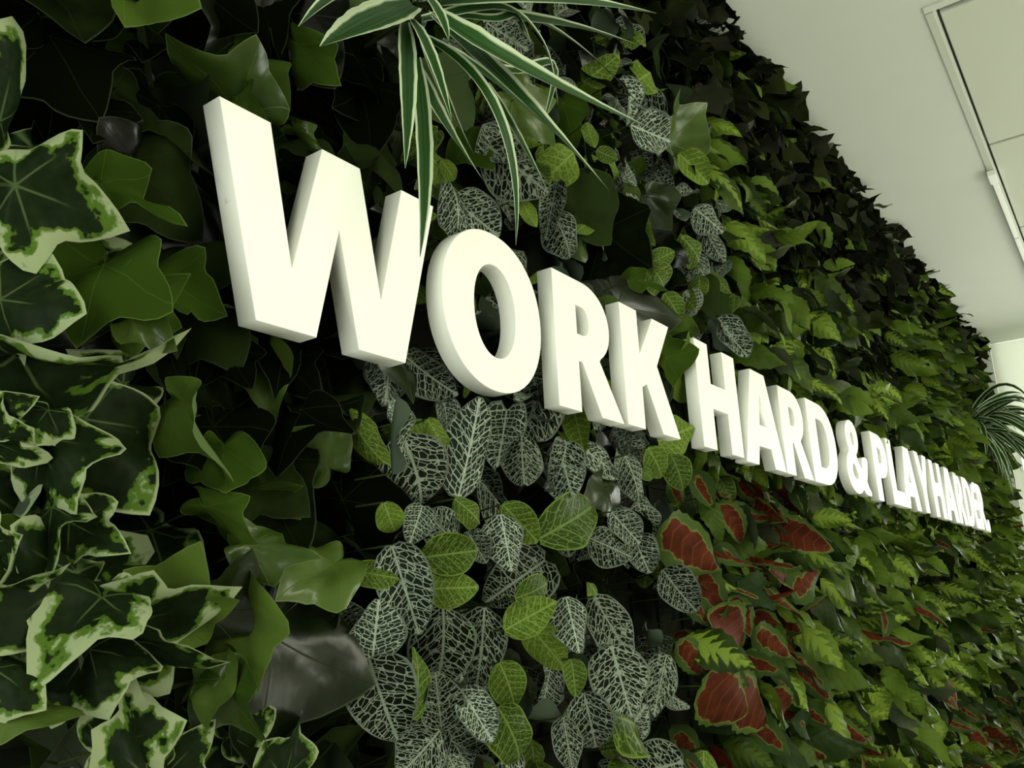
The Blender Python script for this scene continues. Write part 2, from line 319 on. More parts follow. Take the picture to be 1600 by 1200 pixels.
def letter(ch, x0, x1, label, z0=0.0, h=1.0, rot=0.0):
    w, loops = GL[ch]; T = 0.125
    if ch == '&': loops = [smooth(loops[0], 1)] + loops[1:]
    if ch == '&': loops[0] = [q for q in loops[0]]
    cu = bpy.data.curves.new('letter', 'CURVE'); cu.dimensions = '2D'; cu.fill_mode = 'BOTH'
    for lp in loops:
        sp = cu.splines.new('POLY'); sp.points.add(len(lp) - 1); sp.use_cyclic_u = True
        for q, (a, b) in zip(sp.points, lp): q.co = (a / w * (x1 - x0) * S, b * h * S, 0, 1)
    bv = 0.0005
    cu.extrude = T / 2 * S - bv; cu.bevel_depth = bv; cu.bevel_resolution = 1; cu.offset = -bv
    tmp = bpy.data.objects.new('tmp', cu); col.objects.link(tmp)
    me = bpy.data.meshes.new_from_object(tmp.evaluated_get(bpy.context.evaluated_depsgraph_get()))
    bpy.data.objects.remove(tmp); bpy.data.curves.remove(cu)
    me.transform(Matrix.Rotation(math.pi / 2, 4, 'X')); me.transform(Matrix.Translation((0, T / 2 * S, 0)))
    me.materials.clear(); me.materials.append(M_SIGN_W if ch == 'W' else M_SIGN)
    o = tag(link('sign_letter', me, None, W3(x0, 0, z0)), label, 'letter', 'white letters of the sign'); o.rotation_euler = (0, rot, 0)
    # two standoff pegs to the wall behind
    pts = {'W': [(.14, .9), (1.31, .9)], 'O': [(.15, .5), (.87, .5)], 'A': [(.58, .92), (.5, .3)], 'L': [(.15, .8), (.15, .1)], 'Y': [(.5, .5), (.5, .1)], '.': [(.15, .15)], '&': [(.46, .56), (.15, .25)], 'D': [(.15, .85), (.15, .15)]}.get(ch, [(.15, .88), (.15, .12)])
    for a, b in pts:
        n = 8; vv = []; ff = []
        for i in range(n):
            t = 2 * math.pi * i / n; cx, cz = a / w * (x1 - x0) + 0.022 * math.cos(t), b * h + .022 * math.sin(t)
            vv += [(cx * S, (T - .005) * S, cz * S), (cx * S, .785 * S, cz * S)]
        for i in range(n): j = (i + 1) % n; ff.append((2 * i, 2 * i + 1, 2 * j + 1, 2 * j))
        ff += [tuple(range(0, 2 * n, 2)), tuple(range(2 * n - 1, 0, -2))]
        link('mounting_peg', pymesh('mounting_peg', vv, ff, M_PEG), o)
    return o
for a in [('W', .585, 2.041, 'large white block letter W that starts the sign, spider leaf hanging over it', -.008, 1.003),
          ('O', 2.10, 3.11, 'white block letter O of the word WORK', -.002, .998), ('R', 3.288, 4.19, 'white block letter R of the word WORK', .006, .99),
          ('K', 4.25, 5.17, 'white block letter K of the word WORK', .016, .985), ('H', 5.655, 6.605, 'white block letter H that begins the word HARD', .016, 1.013),
          ('A', 6.67, 7.83, 'white block letter A of the word HARD', -.008, 1.018), ('R', 7.86, 8.80, 'white block letter R of the word HARD', -.012, .995),
          ('D', 8.85, 9.94, 'white block letter D that ends the word HARD', -.015, 1.02), ('&', 10.33, 11.55, 'white ampersand standing between HARD and PLAY', .0, 1.0),
          ('P', 11.88, 12.73, 'white block letter P that begins the word PLAY', -.02, 1.03), ('L', 12.84, 13.66, 'white block letter L of the word PLAY', -.01, 1.04),
          ('A', 13.66, 14.86, 'white block letter A of the word PLAY', -.01, 1.055), ('Y', 14.9, 15.95, 'white block letter Y that ends the word PLAY', 0, 1.07),
          ('H', 16.2, 17.22, 'white block letter H that begins the word HARDER', -.02, 1.08), ('A', 17.32, 18.6, 'white block letter A of the word HARDER', -.02, 1.09),
          ('R', 18.7, 19.66, 'white block letter R in the middle of the word HARDER', -.02, 1.08), ('D', 19.74, 20.78, 'white block letter D of the word HARDER', -.02, 1.085),
          ('E', 20.9, 21.6, 'white block letter E of the word HARDER', -.02, 1.09), ('R', 21.7, 22.62, 'white block letter R that ends the word HARDER', -.02, 1.09),
          ('.', 22.70, 23.02, 'small white full stop after HARDER at the sign\'s end', -.03, 1.0)]:
    letter(*a)

# ------------------------------------------------------------------ leaf templates (numpy: verts, tris, uv, leaf data)
def interp(keys, a):
    for (a0, r0), (a1, r1) in zip(keys, keys[1:]):
        if a <= a1:
            t = (a - a0) / (a1 - a0); return r0 + (r1 - r0) * t
    return keys[-1][1]
IVY_KEYS = [[(0, 1.0), (11, .80), (27, .60), (41, .70), (52, .82), (62, .70), (84, .48), (112, .54), (145, .36), (180, .14)],
            [(0, 1.0), (12, .84), (32, .68), (46, .78), (56, .88), (66, .72), (95, .50), (122, .46), (150, .34), (180, .16)],
            [(0, 1.0), (12, .78), (33, .52), (50, .62), (62, .72), (72, .62), (95, .42), (120, .38), (150, .30), (180, .12)],
            [(0, 1.0), (14, .86), (40, .62), (58, .66), (72, .72), (84, .62), (110, .44), (140, .36), (180, .16)]]
def ivy_template(r, N=48, rings=(.33, .62, .84, .95, 1.0), curl=1.0, point=0.0):
    keys = r.choice(IVY_KEYS); ph = [r.uniform(0, 6.28) for _ in range(4)]
    fold = r.uniform(-.35, .45) * curl; k1 = r.uniform(-.15, .55) * curl; wv = r.uniform(.05, .15) * curl; k2 = r.uniform(-.25, .25) * curl
    V = [(0, 0)]; E = [0.]
    ang = [-180 + 360 * i / N for i in range(N)]
    jit = {i: 1 + .045 * math.sin(3 * math.radians(a) + ph[3]) for i, a in enumerate(ang)}
    for rf in rings:
        for i, a in enumerate(ang):
            rr = interp(keys, abs(a)) * jit[i] * rf
            V.append((rr * math.sin(math.radians(a)), rr * math.cos(math.radians(a)))); E.append(rf)
    F = [(0, 1 + (i + 1) % N, 1 + i) for i in range(N)]
    for q in range(len(rings) - 1):
        o0, o1 = 1 + q * N, 1 + (q + 1) * N
        for i in range(N):
            j = (i + 1) % N; F += [(o0 + i, o0 + j, o1 + j), (o0 + i, o1 + j, o1 + i)]
    P = []
    for (x, y), e in zip(V, E):
        rr = math.hypot(x, y); th = math.atan2(x, y)
        z = fold * abs(x) * .8 - k1 * rr * rr * .6 + k2 * x * y + wv * e * e * math.sin(3 * th + ph[0]) + .04 * math.sin(7 * x + ph[1]) * math.sin(7 * y + ph[2]) * curl
        z += .12 * max(0, e - .8) * math.sin(6 * th + ph[2]) * curl
        P.append((x * (1 - .18 * abs(fold)), y, z))
    return np.array(P), np.array(F), np.array(V), np.array(E)
def ovate_template(r, Wd, a, b, nu=11, nv=6, serr=0.0, curl=1.0):
    kb = r.uniform(-.4, 1.7) * curl; fold = r.uniform(-.6, .75) * curl; wv = r.uniform(.03, .10) * curl; ph = r.uniform(0, 6.28); tw = r.uniform(-.5, .5) * curl
    P, U, E = [], [], []
    for i in range(nu + 1):
        u = i / nu; uu = .012 + .976 * u
        w = Wd * max(0.0, math.sin(math.pi * uu ** a)) ** b * (1 + (serr if i % 2 else -serr))
        for j in range(nv + 1):
            v = -1 + 2 * j / nv; v = math.copysign(abs(v) ** .8, v); x = v * w
            yy = u if abs(kb) < .05 else math.sin(kb * u) / kb; zz = 0 if abs(kb) < .05 else -(1 - math.cos(kb * u)) / kb
            z = fold * abs(x) + wv * v * v * math.sin(9 * u + ph + (v > 0) * 1.3); t = tw * u
            P.append((x * math.cos(t) - z * math.sin(t), yy, zz + z * math.cos(t) + x * math.sin(t)))
            U.append((x, u)); E.append(max(abs(v), abs(2 * u - 1) ** 3))
    F = []
    for i in range(nu):
        for j in range(nv):
            p = i * (nv + 1) + j; F += [(p, p + 1, p + nv + 2), (p, p + nv + 2, p + nv + 1)]
    return np.array(P), np.array(F), np.array(U), np.array(E)
KINDS = {  # template builder per leaf kind: (near, cheap)
 'VI': (lambda r: ivy_template(r, curl=1.3), lambda r: ivy_template(r, 24, (.5, .85, 1.0))),
 'GI': (lambda r: ivy_template(r, curl=1.25), lambda r: ivy_template(r, 24, (.5, .85, 1.0))),
 'LI': (lambda r: ivy_template(r, curl=1.25), lambda r: ivy_template(r, 24, (.5, .85, 1.0))),
 'DI': (lambda r: ivy_template(r, 24, (.5, .9, 1.0), .9), lambda r: ivy_template(r, 20, (.55, 1.0), .9)),
 'NW': (lambda r: ovate_template(r, .33, .78, .62, 12, 8), lambda r: ovate_template(r, .33, .78, .62, 6, 4)),
 'NG': (lambda r: ovate_template(r, .29, .80, .68, 12, 8), lambda r: ovate_template(r, .31, .78, .62, 6, 4)),
 'YV': (lambda r: ovate_template(r, .27, .70, .95, 12, 4, .07, .8), lambda r: ovate_template(r, .29, .72, .85, 6, 4, .05)),
 'RD': (lambda r: ovate_template(r, .27, .70, .9, 14, 6, .05, .75), lambda r: ovate_template(r, .30, .70, .80, 6, 4, .04)),
}
def build_mesh(name, parts, mat):
    """parts: list of (P, F, UV, E, rnd) -> one mesh"""
    nv = 0; VP, VF, VU, VE = [], [], [], []
    for P, Fc, U, E, rn in parts:
        VP.append(P); VF.append(Fc + nv); VU.append(U); VE.append(np.stack([E, np.full(len(E), rn)], 1)); nv += len(P)
    P = np.concatenate(VP); Fc = np.concatenate(VF); U = np.concatenate(VU); E = np.concatenate(VE)
    me = bpy.data.meshes.new(name); me.vertices.add(len(P)); me.vertices.foreach_set('co', P.astype(np.float32).ravel())
    me.loops.add(Fc.size); me.loops.foreach_set('vertex_index', Fc.astype(np.int32).ravel())
    me.polygons.add(len(Fc)); me.polygons.foreach_set('loop_start', np.arange(0, Fc.size, 3, dtype=np.int32))
    me.polygons.foreach_set('use_smooth', np.ones(len(Fc), bool))
    idx = Fc.ravel()
    me.uv_layers.new(name='UVMap').data.foreach_set('uv', U[idx].astype(np.float32).ravel())
    me.uv_layers.new(name='Leaf').data.foreach_set('uv', E[idx].astype(np.float32).ravel())
    me.materials.append(mat); me.update(); me.validate(); return me
NEAR, CHEAP, NEARMESH = {}, {}, {}
for kd, (fn, fc) in KINDS.items():
    r = random.Random(sum(map(ord, kd)))
    NEAR[kd] = [fn(r) for _ in range(9)]; CHEAP[kd] = [fc(r) for _ in range(5)]
    NEARMESH[kd] = [build_mesh('leaf', [(*t, 0.0)], MAT[kd]) for t in NEAR[kd]]

def leaf_matrix(B, T, nrm, roll, wf=1.0):
    B, T = Vector(B), Vector(T); y = T - B; L = y.length; y = y / L; n = Vector(nrm); z = n - y * n.dot(y)
    if z.length < 1e-4: z = y.orthogonal()
    z.normalize(); z = Matrix.Rotation(roll, 3, y) @ z; x = y.cross(z)
    M = Matrix.Identity(4)
    for i in range(3): M[i][0] = x[i] * L * wf; M[i][1] = y[i] * L; M[i][2] = z[i] * L; M[i][3] = B[i]
    return M                      # in cap heights
UM = Matrix.Translation((0, 0, Z0)) @ Matrix.Scale(S, 4)

# ------------------------------------------------------------------ plants (the clumps the wall is made of)
FAM = {'VI': 'ivy_v', 'GI': 'ivy_g', 'LI': 'ivy_g', 'DI': 'dark', 'NW': 'nerve', 'NG': 'nerve', 'YV': 'yellow', 'RD': 'red'}
NAMES = {'ivy_v': 'variegated_ivy', 'ivy_g': 'green_ivy', 'dark': 'pointed_leaf_plant', 'nerve': 'nerve_plant', 'yellow': 'yellow_vein_plant', 'red': 'red_leaf_plant'}
CATS = {'ivy_v': 'ivy', 'ivy_g': 'ivy', 'dark': 'foliage plant', 'nerve': 'nerve plant', 'yellow': 'foliage plant', 'red': 'foliage plant'}
PL = [  # family, photo pixel of its middle, label
 ('ivy_v', 60, 120, 'cream-edged variegated ivy at the photo\'s top left corner, above the largest marbled leaf'),
 ('ivy_v', 80, 330, 'cream-edged ivy with one large marbled leaf, left of the letter W'),
 ('ivy_v', 50, 520, 'variegated ivy with a long folded cream leaf, left edge below the marbled leaf'),
 ('ivy_v', 110, 730, 'shaded variegated ivy at the left edge, halfway down below the W'),
 ('ivy_v', 90, 980, 'variegated ivy with broad cream-rimmed curled leaves near the lower left corner'),
 ('ivy_v', 270, 1110, 'dark variegated ivy along the bottom edge, right of the lower left corner'),
 ('ivy_g', 120, 60, 'glossy dark green ivy in the top left, over the cream-edged leaves'),
 ('ivy_g', 330, 60, 'dark green ivy directly above the W\'s first stroke'),
 ('ivy_g', 520, 150, 'very dark ivy between the W and the hanging striped spider plant'),
 ('ivy_g', 230, 400, 'lighter green ivy with big smooth leaves just left of the W'),
 ('ivy_g', 340, 620, 'dull dark ivy below the foot of the W'),
 ('ivy_g', 470, 760, 'glossy black-green ivy under the W, left of the white-netted leaves'),
 ('ivy_g', 330, 880, 'mid green ivy with a star-shaped leaf in the lower left'),
 ('ivy_g', 480, 1080, 'large shadowy ivy leaves beside the netted leaves at the bottom edge'),
 ('ivy_g', 920, 60, 'dark smooth-leaved ivy behind the striped spider leaves at the top'),
 ('ivy_g', 960, 330, 'dark broad-leaved ivy above the R and K of WORK'),
 ('nerve', 650, 700, 'white-netted nerve plant with a big heart-shaped leaf below the O'),
 ('nerve', 800, 720, 'white-netted nerve plant with narrow hanging leaves under the R of WORK'),
 ('nerve', 660, 900, 'nerve plant with bright lime and white-netted leaves in the lower middle'),
 ('nerve', 590, 1060, 'nerve plant with large grey-white netted leaves at the bottom, leftmost of the netted ones'),
 ('nerve', 820, 930, 'nerve plant with dark and lime netted leaves, in the left of the red leaves'),
 ('nerve', 760, 1110, 'nerve plant with a pale oval leaf over a plain lime leaf at the bottom edge'),
 ('nerve', 960, 1060, 'nerve plant with silvery heart-shaped leaves beside the red leaves at the bottom'),
 ('nerve', 960, 820, 'nerve plant with small netted leaves below the K of WORK'),
 ('nerve', 1050, 710, 'small lime nerve plant peeping out under the K and H'),
 ('nerve', 680, 260, 'dim nerve plant behind the spider leaves, above the O'),
 ('nerve', 820, 250, 'white-netted nerve plant framed by hanging spider leaves'),
 ('nerve', 860, 370, 'netted nerve plant directly above the R of WORK'),
 ('nerve', 1030, 150, 'nerve plant with silvery oval leaves at the spider leaves\' tips, near the top'),
 ('nerve', 1050, 430, 'bright lime nerve plant above the K of WORK'),
 ('nerve', 1120, 370, 'grey-netted nerve plant above the H of HARD'),
 ('nerve', 1140, 530, 'nerve plant with a long grey netted leaf just above the A of HARD'),
 ('red', 1100, 800, 'red-centred foliage plant just under the H and A of HARD'),
 ('red', 1180, 930, 'red and green foliage plant in the lower right middle'),
 ('red', 1150, 1100, 'red-centred foliage plant at the bottom edge beside the silvery nerve plant'),
 ('red', 1540, 770, 'small red-leaved plant past the full stop, beside the far wall'),
 ('red', 1500, 1130, 'red-leaved plant in the lower right corner'),
 ('yellow', 1110, 260, 'bright green foliage plant right of the silvery netted leaves near the top'),
 ('yellow', 1200, 400, 'yellow-veined foliage plant high above the A of HARD'),
 ('yellow', 1200, 520, 'yellow-veined foliage plant directly above the D of HARD'),
 ('yellow', 1330, 540, 'yellow-veined foliage plant above the word PLAY'),
 ('yellow', 1430, 600, 'yellow-veined foliage plant above the word HARDER'),
 ('yellow', 1500, 640, 'small-leaved green plant left of the far spider plant'),
 ('yellow', 1230, 800, 'green foliage plant under the D of HARD'),
 ('yellow', 1340, 850, 'bright yellow-veined plant under the ampersand'),
 ('yellow', 1440, 870, 'green foliage plant under the word HARDER'),
 ('yellow', 1310, 1000, 'bright yellow-veined plant in the lower right, right of the red leaves'),
 ('yellow', 1280, 1140, 'shaded green plant at the bottom edge, right of the red leaves'),
 ('yellow', 1430, 1020, 'yellow-green plant with narrow-striped leaves in the lower right'),
 ('yellow', 1400, 1150, 'green foliage plant at the bottom edge near the lower right corner'),
 ('yellow', 1560, 960, 'green foliage plant at the right edge, below the end of the sign'),
 ('dark', 1060, 60, 'dark pointed-leaf plant at the top edge where the ceiling begins'),
 ('dark', 1150, 150, 'dark pointed-leaf plant against the ceiling, second from the top'),
 ('dark', 1230, 260, 'dark pointed-leaf plant against the ceiling, third from the top'),
 ('dark', 1320, 350, 'dark pointed-leaf plant against the ceiling, halfway along the plant wall'),
 ('dark', 1410, 440, 'dim rounded foliage clump against the ceiling above HARDER'),
 ('dark', 1490, 540, 'dim foliage clump at the ceiling\'s far end by the window wall'),
]
plants = []
for fam, px, py, label in PL:
    p = at(px, py, 0.5)
    e = tag(link(NAMES[fam], None, None, W3(p[0], 0.75, p[2])), label, CATS[fam], 'plants of the artificial green wall'); e.empty_display_size = .03
    plants.append(dict(fam=fam, X=p[0], Z=p[2], e=e, n=0, px=px, py=py, deep={}, stems=[]))
def nearest(fam, B):
    q = pj(B)
    return min((p for p in plants if p['fam'] == fam), key=lambda p: (p['px'] - q[0]) ** 2 + (p['py'] - q[1]) ** 2)
count = 0
heroes = []
def put_leaf(kd, M, deep=False, var=None, rn=None, band=False):
    """M in cap heights"""
    global count
    B = M.translation; pl = nearest(FAM[kd], (B.x, B.y, B.z))
    if not deep and pl['n'] >= 290: deep = True
    i = rng.randrange(5 if deep else 9) if var is None or deep else var % 9
    t = (CHEAP if deep else NEAR)[kd][i]; Ma = np.array(M); ext = float((t[0] @ Ma[1, :3]).max() + Ma[1, 3]) - .73
    if band:                      # stays between the mat and the back of the letters
        yy = t[0] @ Ma[1, :3] + Ma[1, 3]; lo, hi = float(yy.min()), float(yy.max()); f = min(1.0, .54 / (hi - lo + 1e-6))
        M = Matrix.Translation((0, max(.16, min(lo, .73 - (hi - lo) * f)), 0)) @ Matrix.Diagonal((1, f, 1, 1)) @ Matrix.Translation((0, -lo, 0)) @ M; ext = 0; B = M.translation
    if ext > 0: M = Matrix.Translation((0, -ext, 0)) @ M; B = M.translation
    if deep:
        Mw = np.array(Matrix.Translation(-pl['e'].location) @ UM @ M)
        pl['deep'].setdefault(kd, []).append((t[0] @ Mw[:3, :3].T + Mw[:3, 3], t[1], t[2], t[3], rng.random() if rn is None else rn)); pl['deep'][kd][-1][0][:, 1].clip(None, .0, out=pl['deep'][kd][-1][0][:, 1]); return
    o = bpy.data.objects.new('leaf', NEARMESH[kd][i]); col.objects.link(o); o.parent = pl['e']
    o.matrix_local = Matrix.Translation(-pl['e'].location) @ UM @ M
    pl['n'] += 1; count += 1
    # thin stalk back to the mat
    d = -M.col[2].to_3d().normalized(); A = Vector((B.x + rng.uniform(-.1, .1), .735, B.z - rng.uniform(0, .15))); pl['stems'].append((B.copy(), A))

# leaves read off the photograph: kind, base px, tip px, depth of base, depth of tip, roll (deg), width factor
HEROES = '''
VI 25 292 206 345 .0 -.2 0 1.15
VI 0 190 50 42 .1 -.05 50 1
GI 60 -50 130 78 .1 -.1 -25 1.2
GI 75 60 165 165 .15 .0 -20 1.2
LI 190 -60 192 48 .1 -.15 0 .8
LI 370 168 262 52 .25 .1 -50 .9
LI 370 155 418 188 .2 .05 20 .9
LI 158 285 284 360 .1 -.05 -35 .8
GI 145 175 222 240 .15 .05 -30 1
GI 200 250 330 360 .2 .1 0 1
GI 352 335 314 254 .42 .30 35 .8
LI 350 345 318 412 .42 .32 -35 .8
GI 210 260 180 200 .2 0 0 1
VI 0 468 112 480 .05 -.2 0 1.25
LI 162 408 120 556 .1 -.1 30 .8
LI 195 500 300 425 .1 -.05 10 .8
LI 205 496 280 543 .05 -.1 -10 1
LI 250 440 368 486 .2 .1 -30 .9
GI 352 548 395 608 .3 .2 0 1.3
GI 440 560 500 620 .35 .2 0 1.2
VI 28 556 287 612 .05 -.1 72 .6
VI -25 645 48 622 .05 -.1 0 1.2
VI 75 640 42 680 .05 -.05 20 1
VI -10 690 45 675 .05 -.1 20 1.3
VI 132 655 234 790 .15 .0 0 1.1
VI 62 688 98 798 .1 -.1 45 .9
LI 286 630 352 765 .1 -.05 62 .7
LI 350 700 355 790 .15 .0 20 .8
GI 335 665 405 765 .25 .1 -20 1.3
GI 395 735 490 800 .2 .1 -25 1.3
GI 470 640 430 730 .25 .1 40 1.1
LI 262 965 312 846 .1 -.05 0 1.15
GI 330 960 392 852 .15 .05 30 1
LI 388 852 500 874 .1 -.05 -20 .7
LI 322 790 404 848 .1 -.05 60 .7
LI 522 880 431 926 .15 .05 40 .7
VI 112 898 12 1015 .05 -.15 -25 1.1
VI 160 930 62 1015 .0 -.15 35 1.0
VI 140 1015 165 1120 .05 -.1 20 1.1
VI -20 935 108 893 .05 -.1 60 .9
VI 172 990 378 931 .1 -.1 35 1
VI 175 995 348 1050 .1 -.1 60 .9
LI 378 935 390 1088 .15 .0 60 .7
LI 5 1080 127 1142 .05 -.1 -50 1
VI -10 1045 78 1098 .0 -.15 -20 1
VI 165 1170 292 1125 .1 -.05 10 1.2
LI 338 1050 330 1143 .1 -.05 50 .9
LI 346 1060 415 1180 .05 -.1 40 .8
VI 230 1215 165 1150 .05 -.1 0 1
VI 440 1215 400 1150 .1 -.05 0 1
GI 415 990 558 1075 .15 .05 -20 1.4
VI 260 1210 335 1130 .1 0 0 1.2
VI 360 1150 430 1110 .15 .05 0 1.2
VI -15 850 38 835 .05 -.1 10 1.3
VI 108 815 206 866 .1 -.05 0 1
VI 85 795 38 892 .05 -.05 60 .9
LI 60 850 -10 900 .1 0 0 1
GI 450 20 520 120 .3 .15 10 1.2
LI 465 70 530 138 .25 .1 50 .7
GI 560 130 590 210 .35 .2 0 1.3
GI 310 -20 400 60 .3 .15 0 1.2
LI 460 200 503 232 .2 .1 50 .6
GI 440 250 480 290 .3 .2 0 1
GI 60 20 -10 -20 .1 0 0 1
NW 626 678 694 808 .1 -.05 0 1.25
NW 612 740 598 618 .05 -.05 50 .8
NW 614 662 634 617 .1 .0 0 1
NG 667 655 708 708 .12 .0 0 1
NW 716 778 757 620 .05 -.05 15 .75
NW 792 640 776 750 .1 .0 25 .8
NW 815 678 816 768 .15 .05 10 1
NW 632 555 706 622 .3 .25 -20 1.1
NW 848 585 838 674 .28 .15 0 1.2
NW 690 620 712 680 .3 .25 0 1
NW 872 690 895 785 .15 0 20 .9
NW 885 690 882 750 .1 0 0 1
NG 655 872 755 858 .05 -.1 0 1.1
NG 710 780 768 818 .05 -.1 0 1.1
NG 600 785 622 848 .1 .0 20 1.2
NG 545 640 565 720 .3 .1 60 .7
NW 782 803 802 892 .0 -.12 0 1.3
NW 712 848 662 798 .1 .0 0 1.3
NG 785 788 848 852 .05 -.1 15 1.1
NG 842 842 974 770 .05 -.15 0 .75
NW 612 852 655 992 .05 -.1 10 .95
NG 666 920 746 918 .0 -.15 0 1.3
NG 548 890 622 906 .1 .0 -30 1.2
NW 852 875 758 942 .1 -.05 0 1.1
NG 805 935 878 912 .0 -.15 15 1.1
NG 788 985 868 940 .05 -.1 0 1.1
NW 692 946 706 1098 .1 -.05 0 1.15
NW 757 948 752 1088 .15 .05 10 1
NW 582 1028 592 936 .05 -.1 -5 1.5
NW 580 1030 545 985 .05 -.05 0 1.2
NW 576 1028 616 1164 .05 -.1 0 1.3
NG 645 1125 676 1008 .0 -.12 20 .9
NW 690 1142 680 1050 .02 -.1 0 1.2
NW 688 1140 636 1210 .0 -.15 0 1.4
NW 720 1076 770 1160 -.05 -.2 0 1
NG 780 1035 818 1110 .1 .0 0 1.4
NG 778 1105 842 1205 .05 -.05 0 1.3
NW 884 932 908 1020 .05 -.05 0 1.2
NW 928 932 992 1044 .1 .0 0 .95
NW 955 1008 986 1122 .0 -.12 0 1.5
NW 1042 1022 1020 1120 .05 -.05 0 .95
NG 952 1118 1087 1138 .0 -.15 -15 .75
NW 1068 1190 968 1215 .05 -.05 0 1.2
NG 892 1030 903 1088 .05 -.05 0 1.2
NW 912 1082 940 1200 .1 .0 20 1
NW 880 1120 895 1210 .1 .0 0 1
NW 990 835 1012 900 .1 .0 0 1.3
NW 1035 890 1085 960 .15 .05 0 1.2
NW 920 840 990 870 .15 .05 0 1.2
NW 955 800 1000 850 .12 .0 0 1.2
NW 700 1180 730 1240 .1 0 0 1.2
NW 660 790 640 850 .1 0 0 1.2
NW 730 830 760 880 .1 0 0 1.2
NW 540 1000 520 930 .2 .1 0 1
NW 870 800 890 870 .15 .05 0 1.2
NW 970 1160 1010 1100 .15 .05 0 1
NW 795 215 737 263 .15 .05 0 1.2
NG 896 238 846 290 .1 .0 0 1.2
NG 665 235 720 290 .25 .15 0 1
NG 690 250 718 290 .2 .1 20 .9
NW 850 165 775 220 .2 .1 0 1.2
NW 758 225 862 300 .2 .1 0 1.2
NW 870 285 852 375 .15 .05 20 .6
NW 705 310 780 370 .3 .2 0 1.2
NG 812 308 838 356 .2 .1 0 .9
NW 862 330 908 402 .25 .1 0 1.2
NW 760 35 825 80 .1 0 0 1.3
NG 998 125 1050 92 .1 -.05 0 1.3
NW 1042 190 962 145 .1 -.02 0 1.2
NW 985 195 1048 222 .05 -.05 0 1.2
LI 1045 222 1102 162 .15 .05 20 .9
NG 1060 240 1112 285 .1 .0 0 1.2
NW 1058 245 1090 208 .15 .05 0 1.2
NG 932 235 965 250 .1 .05 0 1.2
NG 1010 414 1060 390 .12 -.02 0 1.1
NG 1014 415 1065 458 .12 -.02 0 1.5
LI 986 437 1038 456 .12 .0 -20 .6
NG 1064 370 1115 412 .1 -.03 0 1.2
NG 1038 458 1074 502 .15 .0 0 1.2
NW 1085 325 1132 362 .1 -.02 0 1.3
NW 1100 355 1128 412 .12 .0 0 .9
NW 1080 395 1038 450 .15 .05 0 1.1
NW 1070 455 1106 492 .15 .05 0 1.3
NG 1155 455 1100 490 .12 .0 0 1.2
NW 1122 496 1164 562 .12 .05 0 .9
NG 1092 430 1100 480 .15 .0 0 1.2
GI 900 330 960 270 .25 .1 0 1.4
GI 940 360 1010 420 .3 .15 0 1.4
GI 960 480 1000 380 .35 .2 0 1.3
LI 1085 590 1062 520 .12 .02 30 1
LI 1040 558 1086 548 .12 -.02 0 1.1
NG 1028 690 1080 668 .2 .1 0 1.2
NG 1012 700 1048 750 .15 .05 0 1.3
NG 1048 710 1078 765 .12 .0 0 1.4
NW 976 712 1018 790 .12 .0 0 .8
NG 1000 735 1026 748 .12 .05 0 1.2
NG 940 240 968 290 .25 .1 0 1.2
RD 1080 735 1122 800 .15 .0 10 1
RD 1122 785 1184 856 .1 -.05 0 .9
RD 1036 818 1128 892 .05 -.1 0 1.25
RD 1120 850 1168 886 .05 -.05 0 1
RD 1060 900 1128 925 .05 -.1 0 1.2
RD 1152 908 1224 960 .0 -.1 0 1
RD 1238 932 1284 884 .0 -.12 10 1
RD 1200 890 1268 914 .05 -.05 -20 .8
RD 1076 930 1116 978 .1 .0 0 1.3
RD 1140 932 1182 996 .05 -.05 0 1.1
RD 1104 960 1202 1026 .0 -.12 0 .9
RD 1096 1072 1194 1134 .05 -.1 20 1.2
RD 1144 1072 1230 1142 .0 -.12 0 1.1
RD 1120 1025 1176 1072 .1 .0 0 1.1
RD 1190 1025 1232 1062 .05 -.05 0 1.2
RD 1236 1125 1294 1142 .05 -.05 0 1
RD 1040 870 1060 950 .15 .05 40 .9
RD 1046 640 1078 620 .3 .25 0 1.2
RD 1060 1000 1120 1060 .15 .05 0 1.2
RD 1200 1080 1260 1130 .05 -.05 0 1.1
RD 1180 980 1240 1030 .05 -.05 0 1.1
'''
H = [(q[0], *map(float, q[1:])) for q in (l.split() for l in HEROES.strip().splitlines())]
hpts = []
for h in H:
    kd, bx, by, tx, ty, yb, yt, roll, wf = h[:9]
    B, T = Vector(at(bx, by, yb)), Vector(at(tx, ty, yt))
    if bx > 560 and not (-.25 < B.z < 1.2 and B.x < 23.2):                  # leaf lies roughly square to the line of sight there
        rt = Vector(ray(tx, ty)).normalized(); cc = Vector(C); Q = cc + rt * (B - cc).dot(rt)
        if Q.y < -.16: Q = cc + rt * ((-.16 - cc.y) / rt.y)
        if Q.y > .60: Q = cc + rt * ((.60 - cc.y) / rt.y)
        f = .9 if bx > 1000 else .6; y_ = T.y + (Q.y - T.y) * f; T = cc + rt * ((y_ - cc.y) / rt.y)
    view = (Vector(C) - B).normalized(); n = (Vector((0, -1, 0.15)) * .45 + view * .75)
    put_leaf(kd, leaf_matrix(B, T, n, math.radians(roll), wf), var=int(bx * 7 + ty * 3))
    mid = (B + T) / 2; hpts.append((mid.x, mid.z, (T - B).length))

